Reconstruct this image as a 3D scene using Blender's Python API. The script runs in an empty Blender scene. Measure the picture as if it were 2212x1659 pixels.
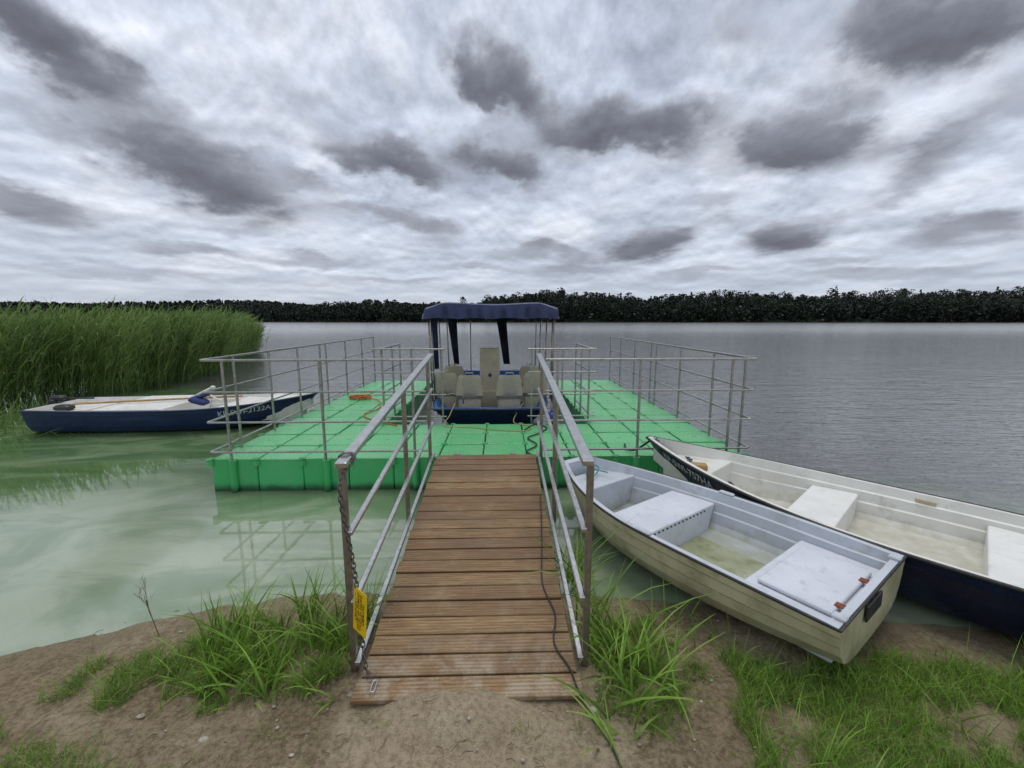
import bpy, math, random
import numpy as np
from mathutils import Vector, Matrix, noise as mnoise
random.seed(7); rng=np.random.default_rng(7)
sc=bpy.context.scene
COL=sc.collection
sc.view_settings.view_transform='Standard'; sc.view_settings.look='None'; sc.view_settings.exposure=0

# ---------------------------------------------------------------- materials
class NT:
    def __init__(s,tree): s.t=tree; s.n=tree.nodes; s.l=tree.links
    def node(s,typ,**k):
        x=s.n.new(typ)
        for a,b in k.items(): setattr(x,a,b)
        return x
    def put(s,sock,v):
        if isinstance(v,bpy.types.NodeSocket): s.l.new(v,sock)
        elif v is not None: sock.default_value=v
    def math(s,op,a,b=None,c=None,clamp=False):
        x=s.node('ShaderNodeMath',operation=op,use_clamp=clamp)
        s.put(x.inputs[0],a)
        if b is not None: s.put(x.inputs[1],b)
        if c is not None: s.put(x.inputs[2],c)
        return x.outputs[0]
    def noise(s,vec,scale,detail=4,rough=.55,dist=0,col=False):
        x=s.node('ShaderNodeTexNoise'); s.put(x.inputs['Vector'],vec)
        x.inputs['Scale'].default_value=scale; x.inputs['Detail'].default_value=detail
        x.inputs['Roughness'].default_value=rough; x.inputs['Distortion'].default_value=dist
        return x.outputs['Color' if col else 'Fac']
    def ramp(s,f,stops,interp='LINEAR'):
        x=s.node('ShaderNodeValToRGB'); x.color_ramp.interpolation=interp
        e=x.color_ramp.elements
        while len(e)<len(stops): e.new(.5)
        for i,(p,c) in enumerate(stops):
            e[i].position=p
            e[i].color=(c,c,c,1) if isinstance(c,(int,float)) else (*c,1)
        s.put(x.inputs[0],f); return x.outputs[0]
    def mix(s,f,a,b,blend='MIX'):
        x=s.node('ShaderNodeMix',data_type='RGBA',blend_type=blend)
        s.put(x.inputs[0],f)
        for i,v in ((6,a),(7,b)):
            if isinstance(v,tuple) and len(v)==3: v=(*v,1)
            s.put(x.inputs[i],v)
        return x.outputs[2]
    def mapr(s,v,a,b,c=0,d=1,smooth=True):
        x=s.node('ShaderNodeMapRange'); x.interpolation_type='SMOOTHSTEP' if smooth else 'LINEAR'
        s.put(x.inputs[0],v)
        for i,q in zip((1,2,3,4),(a,b,c,d)): x.inputs[i].default_value=q
        return x.outputs[0]
    def mapping(s,vec,loc=(0,0,0),rot=(0,0,0),scale=(1,1,1),typ='POINT'):
        x=s.node('ShaderNodeMapping',vector_type=typ); s.put(x.inputs[0],vec)
        x.inputs[1].default_value=loc; x.inputs[2].default_value=rot; x.inputs[3].default_value=scale
        return x.outputs[0]
    def bump(s,h,strength,dist,normal=None):
        x=s.node('ShaderNodeBump'); x.inputs['Strength'].default_value=strength; x.inputs['Distance'].default_value=dist
        s.put(x.inputs['Height'],h)
        if normal is not None: s.put(x.inputs['Normal'],normal)
        return x.outputs[0]

def newmat(name):
    m=bpy.data.materials.new(name); m.use_nodes=True
    nt=NT(m.node_tree); b=m.node_tree.nodes['Principled BSDF']
    return m,nt,b
def mat(name,c1,c2=None,scale=8,rough=.5,metal=0,bump=.0,bscale=60,dirt=None,dscale=5,damt=(.55,.75),stretch=(1,1,1),bdist=.003,spec=None,low=None):
    m,nt,b=newmat(name)
    tc=nt.node('ShaderNodeTexCoord').outputs['Object']
    v=nt.mapping(tc,scale=stretch)
    c2=c2 or tuple(x*.8 for x in c1)
    f=nt.ramp(nt.noise(v,scale),[(.35,0.),(.65,1.)])
    c=nt.mix(f,c1,c2)
    if dirt:
        d=nt.ramp(nt.noise(tc,dscale,8,.7),[(damt[0],0.),(damt[1],1.)])
        c=nt.mix(d,c,dirt)
    if low:
        sz=nt.node('ShaderNodeSeparateXYZ'); nt.l.new(tc,sz.inputs[0])
        g=nt.mapr(nt.math('ADD',sz.outputs[2],nt.math('MULTIPLY',nt.math('SUBTRACT',nt.noise(tc,7,6,.7),.5),.25)),low[0],low[1],.8,0)
        c=nt.mix(g,c,low[2])
    nt.l.new(c,b.inputs['Base Color'])
    r=nt.mapr(nt.noise(tc,scale*2.3),.3,.7,rough*.8,min(1,rough*1.25)); nt.l.new(r,b.inputs['Roughness'])
    b.inputs['Metallic'].default_value=metal
    if spec is not None: b.inputs['Specular IOR Level'].default_value=spec
    if bump: nt.l.new(nt.bump(nt.noise(v,bscale,5),bump,bdist),b.inputs['Normal'])
    return m
def blademat(name,dark,light,trans=.25):
    m,nt,b=newmat(name)
    a=nt.node('ShaderNodeAttribute',attribute_name='var')
    c=nt.mix(a.outputs['Fac'],dark,light)
    nt.l.new(c,b.inputs['Base Color']); b.inputs['Roughness'].default_value=.5
    b.inputs['Specular IOR Level'].default_value=.3
    t=nt.node('ShaderNodeBsdfTranslucent'); nt.l.new(c,t.inputs[0])
    mx=nt.node('ShaderNodeMixShader'); mx.inputs[0].default_value=trans
    nt.l.new(b.outputs[0],mx.inputs[1]); nt.l.new(t.outputs[0],mx.inputs[2])
    nt.l.new(mx.outputs[0],m.node_tree.nodes['Material Output'].inputs[0])
    return m

M={}
M['steel']=mat('galvanised_steel',(.58,.58,.57),(.45,.45,.44),30,.35,1,.12,120,dirt=(.2,.17,.13),dscale=14,damt=(.6,.8))
M['docksteel']=mat('dull_galvanised_steel',(.46,.45,.43),(.34,.33,.31),30,.4,1,.12,120,dirt=(.16,.13,.1),dscale=9,damt=(.52,.8))
M['post']=mat('weathered_steel_post',(.34,.31,.27),(.24,.21,.18),18,.42,.9,.15,90)
M['chain']=mat('dark_chain_steel',(.2,.2,.2),(.1,.09,.08),60,.4,.9)
M['zinc']=mat('zinc_plate',(.6,.6,.6),(.45,.45,.45),30,.4,.8)
M['screw']=mat('screw_steel',(.42,.4,.37),(.3,.28,.25),30,.5,.8)
M['black']=mat('black_rubber',(.015,.015,.016),(.03,.03,.03),20,.55)
M['navy']=mat('navy_gelcoat',(.004,.008,.03),(.007,.013,.045),6,.3,0,.1,12,dirt=(.03,.035,.045),dscale=9,damt=(.6,.85),low=(.0,.14,(.03,.045,.03)))
M['bluehull']=mat('blue_gelcoat',(.005,.016,.065),(.008,.024,.09),5,.3,0,.1,12,dirt=(.04,.055,.07),dscale=7,damt=(.56,.85),low=(.0,.14,(.03,.06,.04)))
M['white']=mat('worn_white_paint',(.74,.73,.67),(.66,.65,.58),4,.45,0,.1,40,dirt=(.3,.28,.2),dscale=6,damt=(.54,.86),low=(.08,.24,(.4,.38,.28)))
M['grey']=mat('pale_grey_gelcoat',(.54,.57,.62),(.48,.51,.55),4,.4,0,.08,40,dirt=(.28,.28,.2),dscale=5,damt=(.52,.85),low=(.08,.22,(.3,.31,.22)))
M['seatwhite']=mat('white_bench_paint',(.64,.66,.71),(.58,.60,.64),4,.4,0,.05,40,dirt=(.36,.36,.32),dscale=12,damt=(.54,.85))
M['benchwhite']=mat('white_bench_gloss',(.78,.77,.73),(.7,.69,.64),4,.4,0,.05,40,dirt=(.4,.38,.3),dscale=12,damt=(.56,.85))
M['sludge']=mat('boat_floor_silt',(.24,.26,.13),(.40,.41,.28),5,.3,0,.1,30,dirt=(.14,.14,.07),dscale=9)
M['cream']=mat('cream_gelcoat',(.58,.53,.34),(.48,.44,.28),3,.45,0,.1,30,dirt=(.22,.2,.1),dscale=5,damt=(.46,.78),low=(.0,.22,(.19,.17,.09)))
M['rust']=mat('rusty_iron',(.3,.08,.03),(.16,.05,.03),60,.8,.2,.3,80)
M['woodblock']=mat('pine_block',(.45,.28,.1),(.32,.18,.06),10,.6,stretch=(1,8,8))
M['tarp']=mat('blue_tarpaulin',(.016,.028,.105),(.010,.018,.07),5,.34,0,.35,9,bdist=.03)
M['curtain']=mat('dark_curtain_cloth',(.006,.008,.018),(.01,.012,.03),8,.7)
M['beige']=mat('beige_plastic',(.54,.48,.34),(.44,.39,.27),5,.42,0,.05,60,dirt=(.25,.22,.15),dscale=8,damt=(.55,.85))
M['bluefloor']=mat('blue_floor_paint',(.02,.13,.33),(.015,.09,.24),6,.45)
M['blueball']=mat('blue_fender_plastic',(.01,.04,.25),(.01,.03,.18),8,.35)
M['bluecloth']=mat('dark_blue_cover',(.01,.03,.13),(.01,.02,.09),12,.6,0,.4,20,bdist=.01)
M['orange']=mat('orange_rope',(.65,.16,.03),(.42,.1,.02),80,.7,0,.4,200)
M['yellowrope']=mat('yellow_rope',(.45,.36,.13),(.33,.27,.1),80,.8,0,.4,200)
M['teal']=mat('teal_rope',(.03,.3,.25),(.02,.2,.18),80,.8)
M['yellow']=mat('yellow_sign_paint',(.85,.55,.01),(.75,.47,.01),10,.4)
M['lettering']=mat('lettering_white',(.55,.58,.62),(.42,.45,.48),30,.5)
M['ink']=mat('lettering_black',(.01,.01,.01),(.02,.02,.02),30,.5)
M['stone']=mat('pebble_stone',(.46,.42,.36),(.25,.21,.17),9,.8,0,.2,60)
M['twig']=mat('dry_twig',(.2,.14,.08),(.1,.07,.04),20,.8)
M['grass']=blademat('grass_blades',(.05,.13,.015),(.29,.47,.07))
M['reed']=blademat('reed_blades',(.042,.105,.024),(.30,.41,.12),.3)
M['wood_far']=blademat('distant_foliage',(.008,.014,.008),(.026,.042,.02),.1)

def green_plastic():
    m,nt,b=newmat('green_pontoon_plastic')
    tc=nt.node('ShaderNodeTexCoord').outputs['Object']
    oi=nt.node('ShaderNodeObjectInfo').outputs['Random']
    c=nt.mix(nt.noise(tc,6),(.022,.34,.075,1),(.045,.45,.12,1))
    c=nt.mix(nt.math('MULTIPLY',oi,.55),c,(.09,.53,.2,1))
    geo=nt.node('ShaderNodeNewGeometry')
    dn=nt.ramp(nt.noise(geo.outputs['Position'],2.2,9,.72),[(.42,0.),(.75,.85)])
    sz=nt.node('ShaderNodeSeparateXYZ'); nt.l.new(geo.outputs['Position'],sz.inputs[0])
    sn=nt.node('ShaderNodeSeparateXYZ'); nt.l.new(tc,sn.inputs[0])
    top=nt.mapr(sn.outputs[2],.355,.365)
    c=nt.mix(nt.math('MULTIPLY',dn,nt.mapr(top,0,1,.4,1)),c,(.22,.46,.24,1))
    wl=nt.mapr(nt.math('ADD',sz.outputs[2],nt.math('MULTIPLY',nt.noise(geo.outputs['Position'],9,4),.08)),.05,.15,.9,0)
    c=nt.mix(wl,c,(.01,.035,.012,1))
    b.inputs['Roughness'].default_value=.36
    hs=[]
    for sx,sy in((.25,.25),(-.25,-.25),(.25,-.25),(-.25,.25)):
        w=nt.node('ShaderNodeTexWave',wave_type='RINGS',rings_direction='Z'); 
        nt.l.new(nt.mapping(tc,loc=(sx,sy,0)),w.inputs[0]); w.inputs['Scale'].default_value=8.5 if sx*sy>0 else 6
        hs.append(nt.mapr(w.outputs[1],.55,.8))
    h=nt.math('MAXIMUM',nt.math('MAXIMUM',hs[0],hs[1]),nt.math('MAXIMUM',hs[2],hs[3]))
    c=nt.mix(nt.math('MULTIPLY',nt.math('MULTIPLY',h,top),.35),c,(.25,.58,.3,1))
    ax=nt.math('ABSOLUTE',sn.outputs[0]); ay=nt.math('ABSOLUTE',sn.outputs[1])
    edge=nt.math('MULTIPLY',nt.mapr(nt.math('MAXIMUM',ax,ay),.232,.247),nt.math('MULTIPLY',top,.25))
    c=nt.mix(edge,c,(.01,.13,.03,1))
    nt.l.new(c,b.inputs['Base Color'])
    h=nt.math('MULTIPLY',h,top)
    nt.l.new(nt.bump(h,1.,.008),b.inputs['Normal'])
    return m
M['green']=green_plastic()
def plank_mat():
    m,nt,b=newmat('grooved_brown_planks')
    tc=nt.node('ShaderNodeTexCoord').outputs['Object']
    a=nt.node('ShaderNodeAttribute',attribute_name='var').outputs['Fac']
    v=nt.mapping(tc,scale=(1.5,22,22))
    ad=nt.node('ShaderNodeVectorMath',operation='ADD'); nt.l.new(v,ad.inputs[0])
    cb=nt.node('ShaderNodeCombineXYZ'); nt.l.new(nt.math('MULTIPLY',a,40.),cb.inputs[0]); nt.l.new(cb.outputs[0],ad.inputs[1])
    g=nt.noise(ad.outputs[0],3.5,8,.65,.6)
    c=nt.ramp(g,[(.25,(.085,.042,.014)),(.45,(.24,.135,.05)),(.6,(.37,.235,.105)),(.8,(.50,.37,.2))])
    c=nt.mix(nt.math('MULTIPLY',nt.math('POWER',a,1.3),.7),c,(.15,.08,.032,1))
    wear=nt.ramp(nt.noise(tc,4,8,.7),[(.52,0.),(.74,.5)])
    c=nt.mix(wear,c,(.35,.28,.17,1))
    wt=nt.ramp(nt.noise(nt.mapping(tc,scale=(1,2.5,1)),1.7,7,.65),[(.46,0.),(.6,.5)])
    c=nt.mix(wt,c,(.13,.07,.03,1))
    sy=nt.node('ShaderNodeSeparateXYZ'); nt.l.new(tc,sy.inputs[0])
    sand=nt.math('MULTIPLY',nt.mapr(sy.outputs[1],.5,.0,0,1),nt.ramp(nt.noise(tc,9,8,.75),[(.45,0.),(.6,.75)]))
    c=nt.mix(sand,c,(.40,.33,.23,1))
    w=nt.math('SINE',nt.math('MULTIPLY',sy.outputs[1],2*math.pi/.0205))
    gr=nt.mapr(w,-.9,.0,0,1)
    c=nt.mix(nt.mapr(w,-1,-.2,.35,0),c,(.05,.03,.014,1))
    nt.l.new(c,b.inputs['Base Color']); nt.l.new(nt.mapr(wt,0,.6,.62,.4),b.inputs['Roughness'])
    hh=nt.math('ADD',gr,nt.math('MULTIPLY',g,.8))
    nt.l.new(nt.bump(hh,.7,.002),b.inputs['Normal'])
    return m
M['plank']=plank_mat()

# ---------------------------------------------------------------- mesh helpers
class MB:
    def __init__(s): s.v=[]; s.f=[]; s.var=[]
    def add(s,v,f,var=0.):
        o=len(s.v); s.v+= [tuple(p) for p in v]; s.f+=[tuple(i+o for i in q) for q in f]; s.var+=[var]*len(v)
    def box(s,c,d,M3=None,var=0.,ch=0.):
        x,y,z=[q/2 for q in d]; 
        if ch<=0:
            P=[Vector((a*x,b*y,e*z)) for e in(-1,1) for a,b in((-1,-1),(1,-1),(1,1),(-1,1))]
            F=[(3,2,1,0),(4,5,6,7),(0,1,5,4),(1,2,6,5),(2,3,7,6),(3,0,4,7)]
        else:
            P=[];F=[]
            for (e,k) in((-z,ch),(-z+ch,0),(z-ch,0),(z,ch)):
                for (a,b,ka,kb) in ((-1,-1,0,1),(-1,-1,1,0),(1,-1,1,0),(1,-1,0,1),(1,1,0,1),(1,1,1,0),(-1,1,1,0),(-1,1,0,1)):
                    P.append(Vector((a*(x-k-ka*ch),b*(y-k-kb*ch),e)))
            for r in range(3):
                for i in range(8):
                    j=(i+1)%8; F.append((r*8+i,r*8+j,r*8+8+j,r*8+8+i))
            F.append(tuple(range(7,-1,-1))); F.append(tuple(range(24,32)))
        if M3 is not None: P=[M3@p for p in P]
        c=Vector(c); s.add([p+c for p in P],F,var); return s
    def beam(s,p0,p1,w,h,var=0.,ch=.004):
        p0=Vector(p0);p1=Vector(p1);d=p1-p0;L=d.length;x=d.normalized()
        up=Vector((0,0,1)) if abs(x.z)<.9 else Vector((0,1,0))
        y=up.cross(x).normalized(); z=x.cross(y)
        R=Matrix((x,y,z)).transposed()
        s.box((p0+p1)/2,(L,w,h),R,var,ch); return s
    def cyl(s,p0,p1,r0,r1=None,n=10,var=0.):
        r1=r0 if r1 is None else r1
        s.tube([p0,p1],[r0,r1],n,var=var); return s
    def tube(s,pts,r,n=6,closed=False,var=0.,flat=1.):
        P=[Vector(p) for p in pts]; N=len(P)
        rr=r if isinstance(r,(list,tuple)) else [r]*N
        T=[]
        for i in range(N):
            a=P[(i-1)%N] if (closed or i>0) else P[i]; b=P[(i+1)%N] if (closed or i<N-1) else P[i]
            T.append((b-a).normalized())
        u=T[0].orthogonal().normalized() if abs(T[0].z)>.9 else Vector((0,0,1)).cross(T[0]).normalized()
        V=[];F=[]
        for i in range(N):
            u=(u-T[i]*u.dot(T[i])).normalized(); w=T[i].cross(u)
            for k in range(n):
                a=2*math.pi*(k+.5)/n; V.append(P[i]+(u*math.cos(a)+w*math.sin(a)*flat)*rr[i])
        R=N if closed else N-1
        for i in range(R):
            j=(i+1)%N
            for k in range(n):
                q=(k+1)%n; F.append((i*n+k,i*n+q,j*n+q,j*n+k))
        if not closed: F.append(tuple(range(n-1,-1,-1))); F.append(tuple((N-1)*n+k for k in range(n)))
        s.add(V,F,var); return s
    def sphere(s,c,r,nu=12,nv=8,sc=(1,1,1)):
        V=[];F=[];c=Vector(c)
        for i in range(nv+1):
            th=math.pi*i/nv
            for k in range(nu):
                a=2*math.pi*k/nu; V.append(c+Vector((math.sin(th)*math.cos(a)*sc[0],math.sin(th)*math.sin(a)*sc[1],math.cos(th)*sc[2]))*r)
        for i in range(nv):
            for k in range(nu):
                q=(k+1)%nu; F.append((i*nu+k,(i+1)*nu+k,(i+1)*nu+q,i*nu+q))
        s.add(V,F); return s
    def mesh(s,name,m,smooth=False):
        me=bpy.data.meshes.new(name); me.from_pydata(s.v,[],s.f)
        at=me.attributes.new('var','FLOAT','POINT'); at.data.foreach_set('value',s.var)
        for q in (m if isinstance(m,list) else [m]): me.materials.append(q)
        if smooth: me.polygons.foreach_set('use_smooth',[True]*len(me.polygons))
        me.update(); return me
    def obj(s,name,m,parent=None,smooth=False,loc=(0,0,0),bevel=0):
        o=bpy.data.objects.new(name,s.mesh(name,m,smooth)); COL.objects.link(o); o.location=loc
        if parent: o.parent=parent
        if bevel:
            b=o.modifiers.new('bevel','BEVEL'); b.width=bevel; b.segments=2; b.limit_method='ANGLE'
        return o
def smooth_angle(o,deg=35):
    me=o.data; me.polygons.foreach_set('use_smooth',[True]*len(me.polygons))
    try: me.set_sharp_from_angle(angle=math.radians(deg))
    except Exception: pass
    return o
def tag(o,label,cat,group=None,kind=None):
    if label: o['label']=label
    if cat: o['category']=cat
    if group: o['group']=group
    if kind: o['kind']=kind
    return o
def thing(name,loc,rotz,label,cat,group=None,rot=None):
    o=bpy.data.objects.new(name,None); o.empty_display_size=.2; COL.objects.link(o)
    o.location=loc; o.rotation_euler=rot if rot else (0,0,rotz)
    return tag(o,label,cat,group)
def catmull(pts,k=8):
    P=[Vector(p) for p in pts]; P=[P[0]*2-P[1]]+P+[P[-1]*2-P[-2]]; out=[]
    for i in range(1,len(P)-2):
        for j in range(k):
            t=j/k; a,b,c,d=P[i-1],P[i],P[i+1],P[i+2]
            out.append(.5*((2*b)+(c-a)*t+(2*a-5*b+4*c-d)*t*t+(3*b-a-3*c+d)*t**3))
    out.append(P[-2]); return out
def text_geo(s,size,bold=.012):
    cu=bpy.data.curves.new('t','FONT'); cu.body=s; cu.size=size; cu.align_x='CENTER'; cu.align_y='CENTER'; cu.space_line=.95; cu.offset=size*bold
    o=bpy.data.objects.new('t',cu); COL.objects.link(o); bpy.context.view_layer.update()
    me=o.evaluated_get(bpy.context.evaluated_depsgraph_get()).to_mesh()
    V=[tuple(v.co) for v in me.vertices]; F=[tuple(p.vertices) for p in me.polygons]
    o.to_mesh_clear(); bpy.data.objects.remove(o); return V,F
def chain(pts,link=.035,r=.0035,wid=.012):
    P=catmull(pts,12); mb=MB(); i=0
    ds=[0]
    for a,b in zip(P,P[1:]): ds.append(ds[-1]+(b-a).length)
    L=ds[-1]; n=int(L/(link*.74))
    for k in range(n):
        s=(k+.5)*link*.74
        while i<len(ds)-2 and ds[i+1]<s: i+=1
        t=(s-ds[i])/max(1e-6,ds[i+1]-ds[i]); c=P[i].lerp(P[i+1],t); d=(P[i+1]-P[i]).normalized()
        u=d.orthogonal().normalized(); w=d.cross(u)
        if k%2: u,w=w,-u
        h=link/2-wid
        loop=[]
        for a in range(10):
            an=2*math.pi*a/10; x=math.cos(an)*wid; y=math.sin(an)*wid
            loop.append(c+u*y+d*(x+(h if x>0 else -h)))
        mb.tube(loop,r,5,closed=True)
    return mb

# ---------------------------------------------------------------- terrain
def shore(x): return np.interp(x,[-30,-8,-4.5,-2.93,-1.91,-1.25,0,.8,2,3.2,6,30],[-3,.5,1.55,2.16,2.58,2.7,2.68,2.6,2.4,2.2,1.7,-2])
def farshore(x): return np.interp(x,[-1500,-900,-345,-300,-150,0,400,900,1500],[600,640,660,420,335,305,275,210,150])
def terr(x,y):
    ys=shore(x); d=ys-y
    land=np.where(d>0,.45*(1-np.exp(-d*.115)),np.maximum(d*.22,-1.6))
    land=land+.078*np.exp(-((x+.24)/.28)**4-((y-1.70)/.125)**4)
    fs=farshore(x); e=y-fs
    left=np.clip((-x-230)/200,0,1)
    right=np.clip((x-20)/300,0,1)
    far=np.where(e>0,np.minimum(e*.17,7+left*20+right*9)+np.sin(x*.011+1)*2.5*np.clip(e/60,0,1)+np.sin(x*.034)*1.5*np.clip(e/40,0,1),np.maximum(e*.1,-1.6))
    return np.where(y>60,far,land)
def gz(x,y): return float(terr(np.array([x]),np.array([y]))[0])
def build_ground():
    fx=np.arange(-6,6.001,.04); g=6*np.power(420,np.linspace(0,1,60)[1:])
    xs=np.concatenate([-g[::-1],fx,g])
    fy=np.arange(-1.5,4.001,.03); gy=4+(np.power(500.,np.linspace(0,1,90)[1:])-1)*4.0
    ys=np.concatenate([[-2500,-600,-150,-40,-15,-6,-3],fy,gy])
    X,Y=np.meshgrid(xs,ys); Z=terr(X,Y)
    nz=np.zeros_like(Z)
    near=(np.abs(X)<8)&(Y>-2)&(Y<4.2)
    for i,j in np.argwhere(near):
        x=X[i,j];y=Y[i,j]; q=min(1,max(.2,abs(Z[i,j])/.045))
        nz[i,j]=q*(.012*mnoise.noise((x*3,y*3,0))+.012*mnoise.noise((x*9,y*9,3))+.009*mnoise.noise((x*22,y*22,7)))
    Z=Z+nz
    ny,nx=X.shape
    V=np.stack([X,Y,Z],-1).reshape(-1,3)
    i=np.arange(ny-1)[:,None]*nx+np.arange(nx-1)[None,:]
    F=np.stack([i,i+1,i+nx+1,i+nx],-1).reshape(-1,4)
    me=bpy.data.meshes.new('ground'); me.from_pydata(V.tolist(),[],F.tolist())
    me.polygons.foreach_set('use_smooth',[True]*len(me.polygons))
    m,nt,b=newmat('sandy_shore')
    geo=nt.node('ShaderNodeNewGeometry').outputs['Position']
    s=nt.node('ShaderNodeSeparateXYZ'); nt.l.new(geo,s.inputs[0])
    n1=nt.noise(geo,2.2,8,.65); n2=nt.noise(geo,38,7,.72); n3=nt.noise(geo,190,3,.6)
    c=nt.ramp(n1,[(.3,(.37,.285,.18)),(.5,(.49,.39,.26)),(.7,(.59,.49,.34))])
    c=nt.mix(nt.ramp(n2,[(.35,.65),(.56,0.)]),c,(.20,.15,.085,1))
    c=nt.mix(nt.ramp(n3,[(.6,0.),(.7,.7)]),c,(.72,.64,.5,1))
    c=nt.mix(nt.ramp(nt.noise(nt.mapping(geo,loc=(4,7,1)),150,3,.6),[(.6,0.),(.7,.7)]),c,(.13,.095,.055,1))
    ax=nt.math('ABSOLUTE',nt.math('ADD',s.outputs[0],.12))
    soilm=nt.math('ADD',nt.noise(geo,1.6,7,.7),nt.mapr(ax,.2,1.0,-.12,.10))
    soil=nt.ramp(soilm,[(.46,0.),(.62,.8)])
    c=nt.mix(soil,c,nt.mix(nt.ramp(n2,[(.4,0.),(.6,1.)]),(.15,.11,.062,1),(.32,.245,.15,1)))
    wet=nt.mapr(nt.math('ADD',s.outputs[2],nt.math('MULTIPLY',n1,.03)),.010,.034,.55,0)
    c=nt.mix(wet,c,(.28,.24,.16,1))
    c=nt.mix(nt.mapr(s.outputs[1],60,120),c,(.009,.015,.009,1))
    nt.l.new(c,b.inputs['Base Color']); b.inputs['Roughness'].default_value=.9; b.inputs['Specular IOR Level'].default_value=.15
    h=nt.math('ADD',nt.math('MULTIPLY',n2,1.),nt.math('MULTIPLY',n3,.5))
    nt.l.new(nt.bump(h,1.,.022),b.inputs['Normal'])
    me.materials.append(m)
    o=bpy.data.objects.new('ground',me); COL.objects.link(o); tag(o,'sandy brown lake shore sloping down to the water','ground',kind='structure')
build_ground()

def build_water():
    mb=MB(); mb.add([(-2500,-60,0),(2500,-60,0),(2500,1500,0),(-2500,1500,0)],[(0,1,2,3)])
    m=bpy.data.materials.new('lake_water'); m.use_nodes=True; nt=NT(m.node_tree); 
    for n in list(nt.n): nt.n.remove(n)
    out=nt.node('ShaderNodeOutputMaterial')
    pos=nt.node('ShaderNodeTexCoord').outputs['Object']
    s=nt.node('ShaderNodeSeparateXYZ'); nt.l.new(pos,s.inputs[0])
    a=nt.math('SUBTRACT',nt.math('SUBTRACT',7.8,s.outputs[1]),nt.math('MULTIPLY',s.outputs[0],.6))
    a=nt.math('ADD',a,nt.math('MULTIPLY',nt.math('SUBTRACT',nt.noise(pos,.6,5),.5),4.))
    alg=nt.mapr(a,-.5,3.2)
    sw=nt.noise(nt.mapping(pos,rot=(0,0,.5),scale=(1,2.0,1)),.8,9,.62,.8)
    ag=nt.ramp(sw,[(.3,(.055,.115,.035)),(.48,(.095,.165,.065)),(.6,(.16,.23,.115)),(.8,(.23,.31,.18))])
    near=nt.mapr(s.outputs[1],5.1,3.4)
    ag=nt.mix(nt.math('MULTIPLY',near,.8),ag,nt.mix(nt.mapr(sw,.4,.6),(.22,.29,.18,1),(.36,.41,.30,1)))
    scum=nt.ramp(nt.noise(nt.mapping(pos,rot=(0,0,-.4),scale=(1,3,1)),2.2,9,.72,1.),[(.56,0.),(.7,.4)])
    ag=nt.mix(scum,ag,(.16,.27,.09,1))
    base=nt.mix(alg,(.085,.085,.086,1),ag)
    dif=nt.node('ShaderNodeBsdfDiffuse'); nt.l.new(base,dif.inputs[0])
    gl=nt.node('ShaderNodeBsdfGlossy'); gl.inputs['Color'].default_value=(.98,.96,.94,1)
    nt.l.new(nt.mapr(s.outputs[1],8,90,.035,.17),gl.inputs['Roughness'])
    rv=nt.mapping(pos,rot=(0,0,.25),scale=(.55,1.6,1))
    w1=nt.noise(rv,1.3,4,.6,.4); w2=nt.noise(rv,6.5,4,.6,.5); w3=nt.noise(nt.mapping(pos,scale=(.3,1,1)),.05,3)
    w0=nt.noise(nt.mapping(pos,rot=(0,0,.15),scale=(.18,.5,1)),.5,3)
    hh=nt.math('ADD',nt.math('ADD',nt.math('MULTIPLY',w1,1.),nt.math('MULTIPLY',w2,.40)),nt.math('MULTIPLY',w0,1.0))
    calm=nt.math('MULTIPLY',nt.math('SUBTRACT',1.02,alg),nt.mapr(w3,.3,.65,.8,.95))
    hh=nt.math('MULTIPLY',hh,nt.math('MULTIPLY',calm,nt.mapr(s.outputs[1],30,250,1.,.8)))
    bp=nt.bump(hh,1.,.038)
    nt.l.new(bp,gl.inputs['Normal'])
    fr=nt.node('ShaderNodeFresnel'); fr.inputs[0].default_value=1.85; nt.l.new(bp,fr.inputs[1])
    sc_=nt.ramp(sw,[(.5,1.),(.7,.75)])
    f=nt.math('MULTIPLY',fr.outputs[0],nt.math('MAXIMUM',sc_,nt.math('SUBTRACT',1.,alg)))
    f=nt.math('MULTIPLY',f,nt.mapr(s.outputs[1],25,260,1.,.72))
    mx=nt.node('ShaderNodeMixShader'); nt.l.new(f,mx.inputs[0]); nt.l.new(dif.outputs[0],mx.inputs[1]); nt.l.new(gl.outputs[0],mx.inputs[2])
    nt.l.new(mx.outputs[0],out.inputs[0])
    o=mb.obj('lake_water',m); tag(o,'calm lake with green algae near the shore','water',kind='structure')
build_water()

# ---------------------------------------------------------------- blades (grass, reeds)
def blades(base,dirv,L,W,droop,var,segs=4,side=None,wind=None):
    N=len(base)
    if side is None:
        a=rng.uniform(0,2*np.pi,N); side=np.stack([np.cos(a),np.sin(a),np.zeros(N)],-1)
    side=side-dirv*(side*dirv).sum(-1,keepdims=True); side/=np.linalg.norm(side,axis=1,keepdims=True)+1e-9
    V=[];A=[]
    for k in range(segs+1):
        t=k/segs
        p=base+dirv*(L*t)[:,None]
        p=p+np.stack([np.zeros(N),np.zeros(N),-droop*L*t**2.2],-1)
        if wind is not None: p=p+wind*(L*t*t)[:,None]
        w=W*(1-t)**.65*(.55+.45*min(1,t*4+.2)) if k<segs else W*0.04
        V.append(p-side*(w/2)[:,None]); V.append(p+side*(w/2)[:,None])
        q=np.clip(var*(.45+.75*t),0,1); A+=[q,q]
    V=np.stack(V,1)
    q=np.arange(segs)*2; f=np.stack([q,q+1,q+3,q+2],-1)
    F=(np.arange(N)[:,None,None]*(2*(segs+1))+f[None]).reshape(-1,4)
    return V.reshape(-1,3),F,np.stack(A,1).ravel()
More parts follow.
